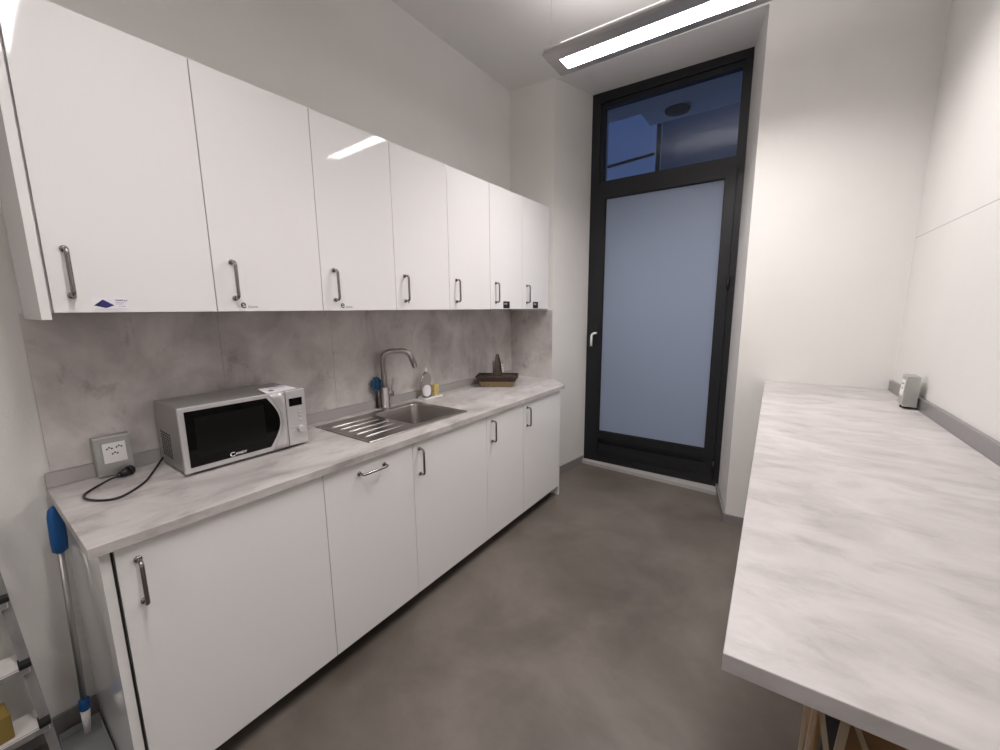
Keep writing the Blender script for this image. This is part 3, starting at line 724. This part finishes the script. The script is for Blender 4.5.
o = mb.build('yellow_block', mat('dull yellow foam', (.26, .18, .04), .8)); o.location = (lx(.185) - .03, -.198, .1856); o.rotation_euler = (0, 0, .1); o.name = 'cleaning_sponge'; tag(o, 'yellow foam block lying on the lowest ladder step in view', 'sponge')

# ------------------------------------------------------------------ long-handled dustpan and brush at the cabinet side
dp = thing('long_handled_dustpan', 'grey dustpan with long metal pole and blue grip by cabinet side', 'dustpan', (.11, -.03, 0))
def L3(p): return Vector(p) - Vector((.11, -.03, 0))
pa, pb = (.118, -.020, .155), (.100, .001, .862)
def along(t): return Vector(pa).lerp(Vector(pb), t)
mb = MB(); mb.tube([L3(along(0)), L3(along(.80))], .0085, 14); mb.build('pole', M['alu'], dp)
mb = MB(); mb.tube([L3(along(t)) for t in (.775, .785, .83, .95, .985, 1)], [.012, .019, .0205, .0195, .016, .006], 16); mb.build('grip', M['blue'], dp)
mb = MB(); mb.tube([L3(along(t)) for t in (-.055, -.05, 0.0, .005)], [.012, .0145, .0145, .011], 14); mb.build('collar', M['blue'], dp)
mb = MB(); mb.tube([L3((.119, -.0215, .116)), L3((.122, -.026, .03))], [.013, .0085], 14); mb.build('socket', M['white'], dp)
mb = MB()
mb.box(-.055, .20, -.058, .045, 0.0, .004, bevel=.001); mb.box(-.055, -.051, -.058, .045, .0042, .03, bevel=.001); mb.box(-.0505, .18, -.058, -.055, .0042, .02, bevel=.001); mb.box(-.0505, .18, .042, .045, .0042, .02, bevel=.001)
o = mb.build('pan', M['pan'], dp); o.location = (0, 0, .0005)
bb = thing('hand_brush', 'blue hand brush standing on the floor beside the grey dustpan', 'brush', (.42, -.02, 0))
mb = MB(); mb.box(-.07, .07, -.012, .012, .045, .062, bevel=.005); mb.build('brush_head', M['blue'], bb)
mb = MB(); mb.box(-.066, .066, -.009, .009, 0.0005, .0447); mb.build('bristles', M['bluec'], bb)

# ------------------------------------------------------------------ suspended lamps
def lamp(y, label, idx):
    xl, xr = .822, 2.18; yc = y
    t = thing('suspended_lamp', label, 'lamp', ((xl + xr) / 2, yc + .016, 2.8), .026, group='suspended linear lamps')
    h = (xr - xl) / 2
    class LB(MB): pass
    # housing: wing profile around an open slot
    def extr(mb, prof, a, b):
        A = [mb.bm.verts.new((a, p, q)) for p, q in prof]; B = [mb.bm.verts.new((b, p, q)) for p, q in prof]; n = len(A)
        mb.bm.faces.new(A); mb.bm.faces.new(B[::-1])
        for i in range(n): mb.bm.faces.new((A[i], A[(i + 1) % n], B[(i + 1) % n], B[i]))
    mb = MB()
    extr(mb, [(-.052, 0), (-.052, .05), (-.054, .072), (-.075, .068), (-.118, .030), (-.120, .018), (-.112, .008)], -h, h)
    extr(mb, [(.052, 0), (.052, .05), (.054, .072), (.075, .068), (.118, .030), (.120, .018), (.112, .008)], -h, h)
    extr(mb, [(-.0539, .0505), (.0539, .0505), (.0539, .074), (-.0539, .074)], -h, h)
    extr(mb, [(-.0515, 0), (.0515, 0), (.0515, .05), (-.0515, .05)], -h, -h + .062)
    extr(mb, [(-.0515, 0), (.0515, 0), (.0515, .05), (-.0515, .05)], h - .062, h)
    mb.build('housing', M['lampbody'], t)
    for s in (-1, 1):
        mb = MB(); extr(mb, [(-.115, .014), (.115, .014), (.085, .06), (.05, .078), (-.05, .078), (-.085, .06)], s * (h + .0005), s * (h + .012)); mb.build('end_cap', M['lampbody'], t)
        mb = MB(); mb.box(s * (h + .0125) - .0, s * (h + .03), -.03, .0, .03, .052, bevel=.003) if s > 0 else mb.box(-(h + .03), -(h + .0125), -.03, .0, .03, .052, bevel=.003); mb.build('end_tab', M['lampbody'], t)
    mb = MB(); mb.box(-h + .064, h - .064, -.048, .048, .0445, .049); mb.build('tube_light', M['tube'], t)
    mb = MB()
    for k in range(33):
        x = -h + .07 + (2 * h - .14) * (k + .5) / 33; mb.box(x - .0006, x + .0006, -.0505, .0505, .0005, .008)
    tag(mb.build('louvre_grid', M['louvre'], t), kind=None)
    mb = MB(); d = Vector((0, -.043, .0))
    # glowing slot on the upper side facing the room
    a0 = Vector((0, -.0965, .0508)); 
    T = Matrix.Translation(a0) @ Matrix.Rotation(math.atan2(.038, .043), 4, 'X')
    mb.box(-h + .09, h - .09, -.004, .004, -.001, .0008, T=T); mb.build('side_slot', M['slot'], t)
    for s in (-1, 1):
        mb = MB(); xx = s * (h - .02) if s > 0 else -h - .004
        xx = s * (h - .012)
        mb.tube([(xx, -.06, .07), (xx, -.06, ZC - 2.8 - .012)], .0009, 6); mb.build('wire', M['alu_d'], t)
        mb = MB(); mb.tube([(xx, -.06, ZC - 2.8 - .012), (xx, -.06, ZC - 2.8 - .0005)], .012, 14); mb.build('ceiling_anchor', M['alu_d'], t)
    ld_ = bpy.data.lights.new('lamp_light', 'AREA'); ld_.shape = 'RECTANGLE'; ld_.size = 2 * h - .13; ld_.size_y = .1; ld_.energy = LAMP_W[idx]; ld_.color = LAMP_COL; ld_.spread = math.radians(152)
    lo = bpy.data.objects.new('lamp_light', ld_); COL.objects.link(lo); lo.parent = t; lo.location = (0, 0, .009)
    lu = bpy.data.lights.new('added_ceiling_fill', 'AREA'); lu.shape = 'RECTANGLE'; lu.size = 2 * h - .2; lu.size_y = .06; lu.energy = CEIL_FILL[idx]; lu.color = LAMP_COL  # fill light added above the closed housing to brighten the room
    lv = bpy.data.objects.new('added_ceiling_fill', lu); COL.objects.link(lv); lv.parent = t; lv.location = (0, 0, .082); lv.rotation_euler = (PI, 0, 0)
    return t
lamp(2.044, 'lit suspended linear lamp hanging in front of the door recess', 0)
lamp(.185, 'lit suspended linear lamp above the camera, seen only as a reflection', 1)
lamp(-1.55, 'unseen linear lamp added behind the camera to fill the room', 2)  # extra lamp out of view, added for its fill light
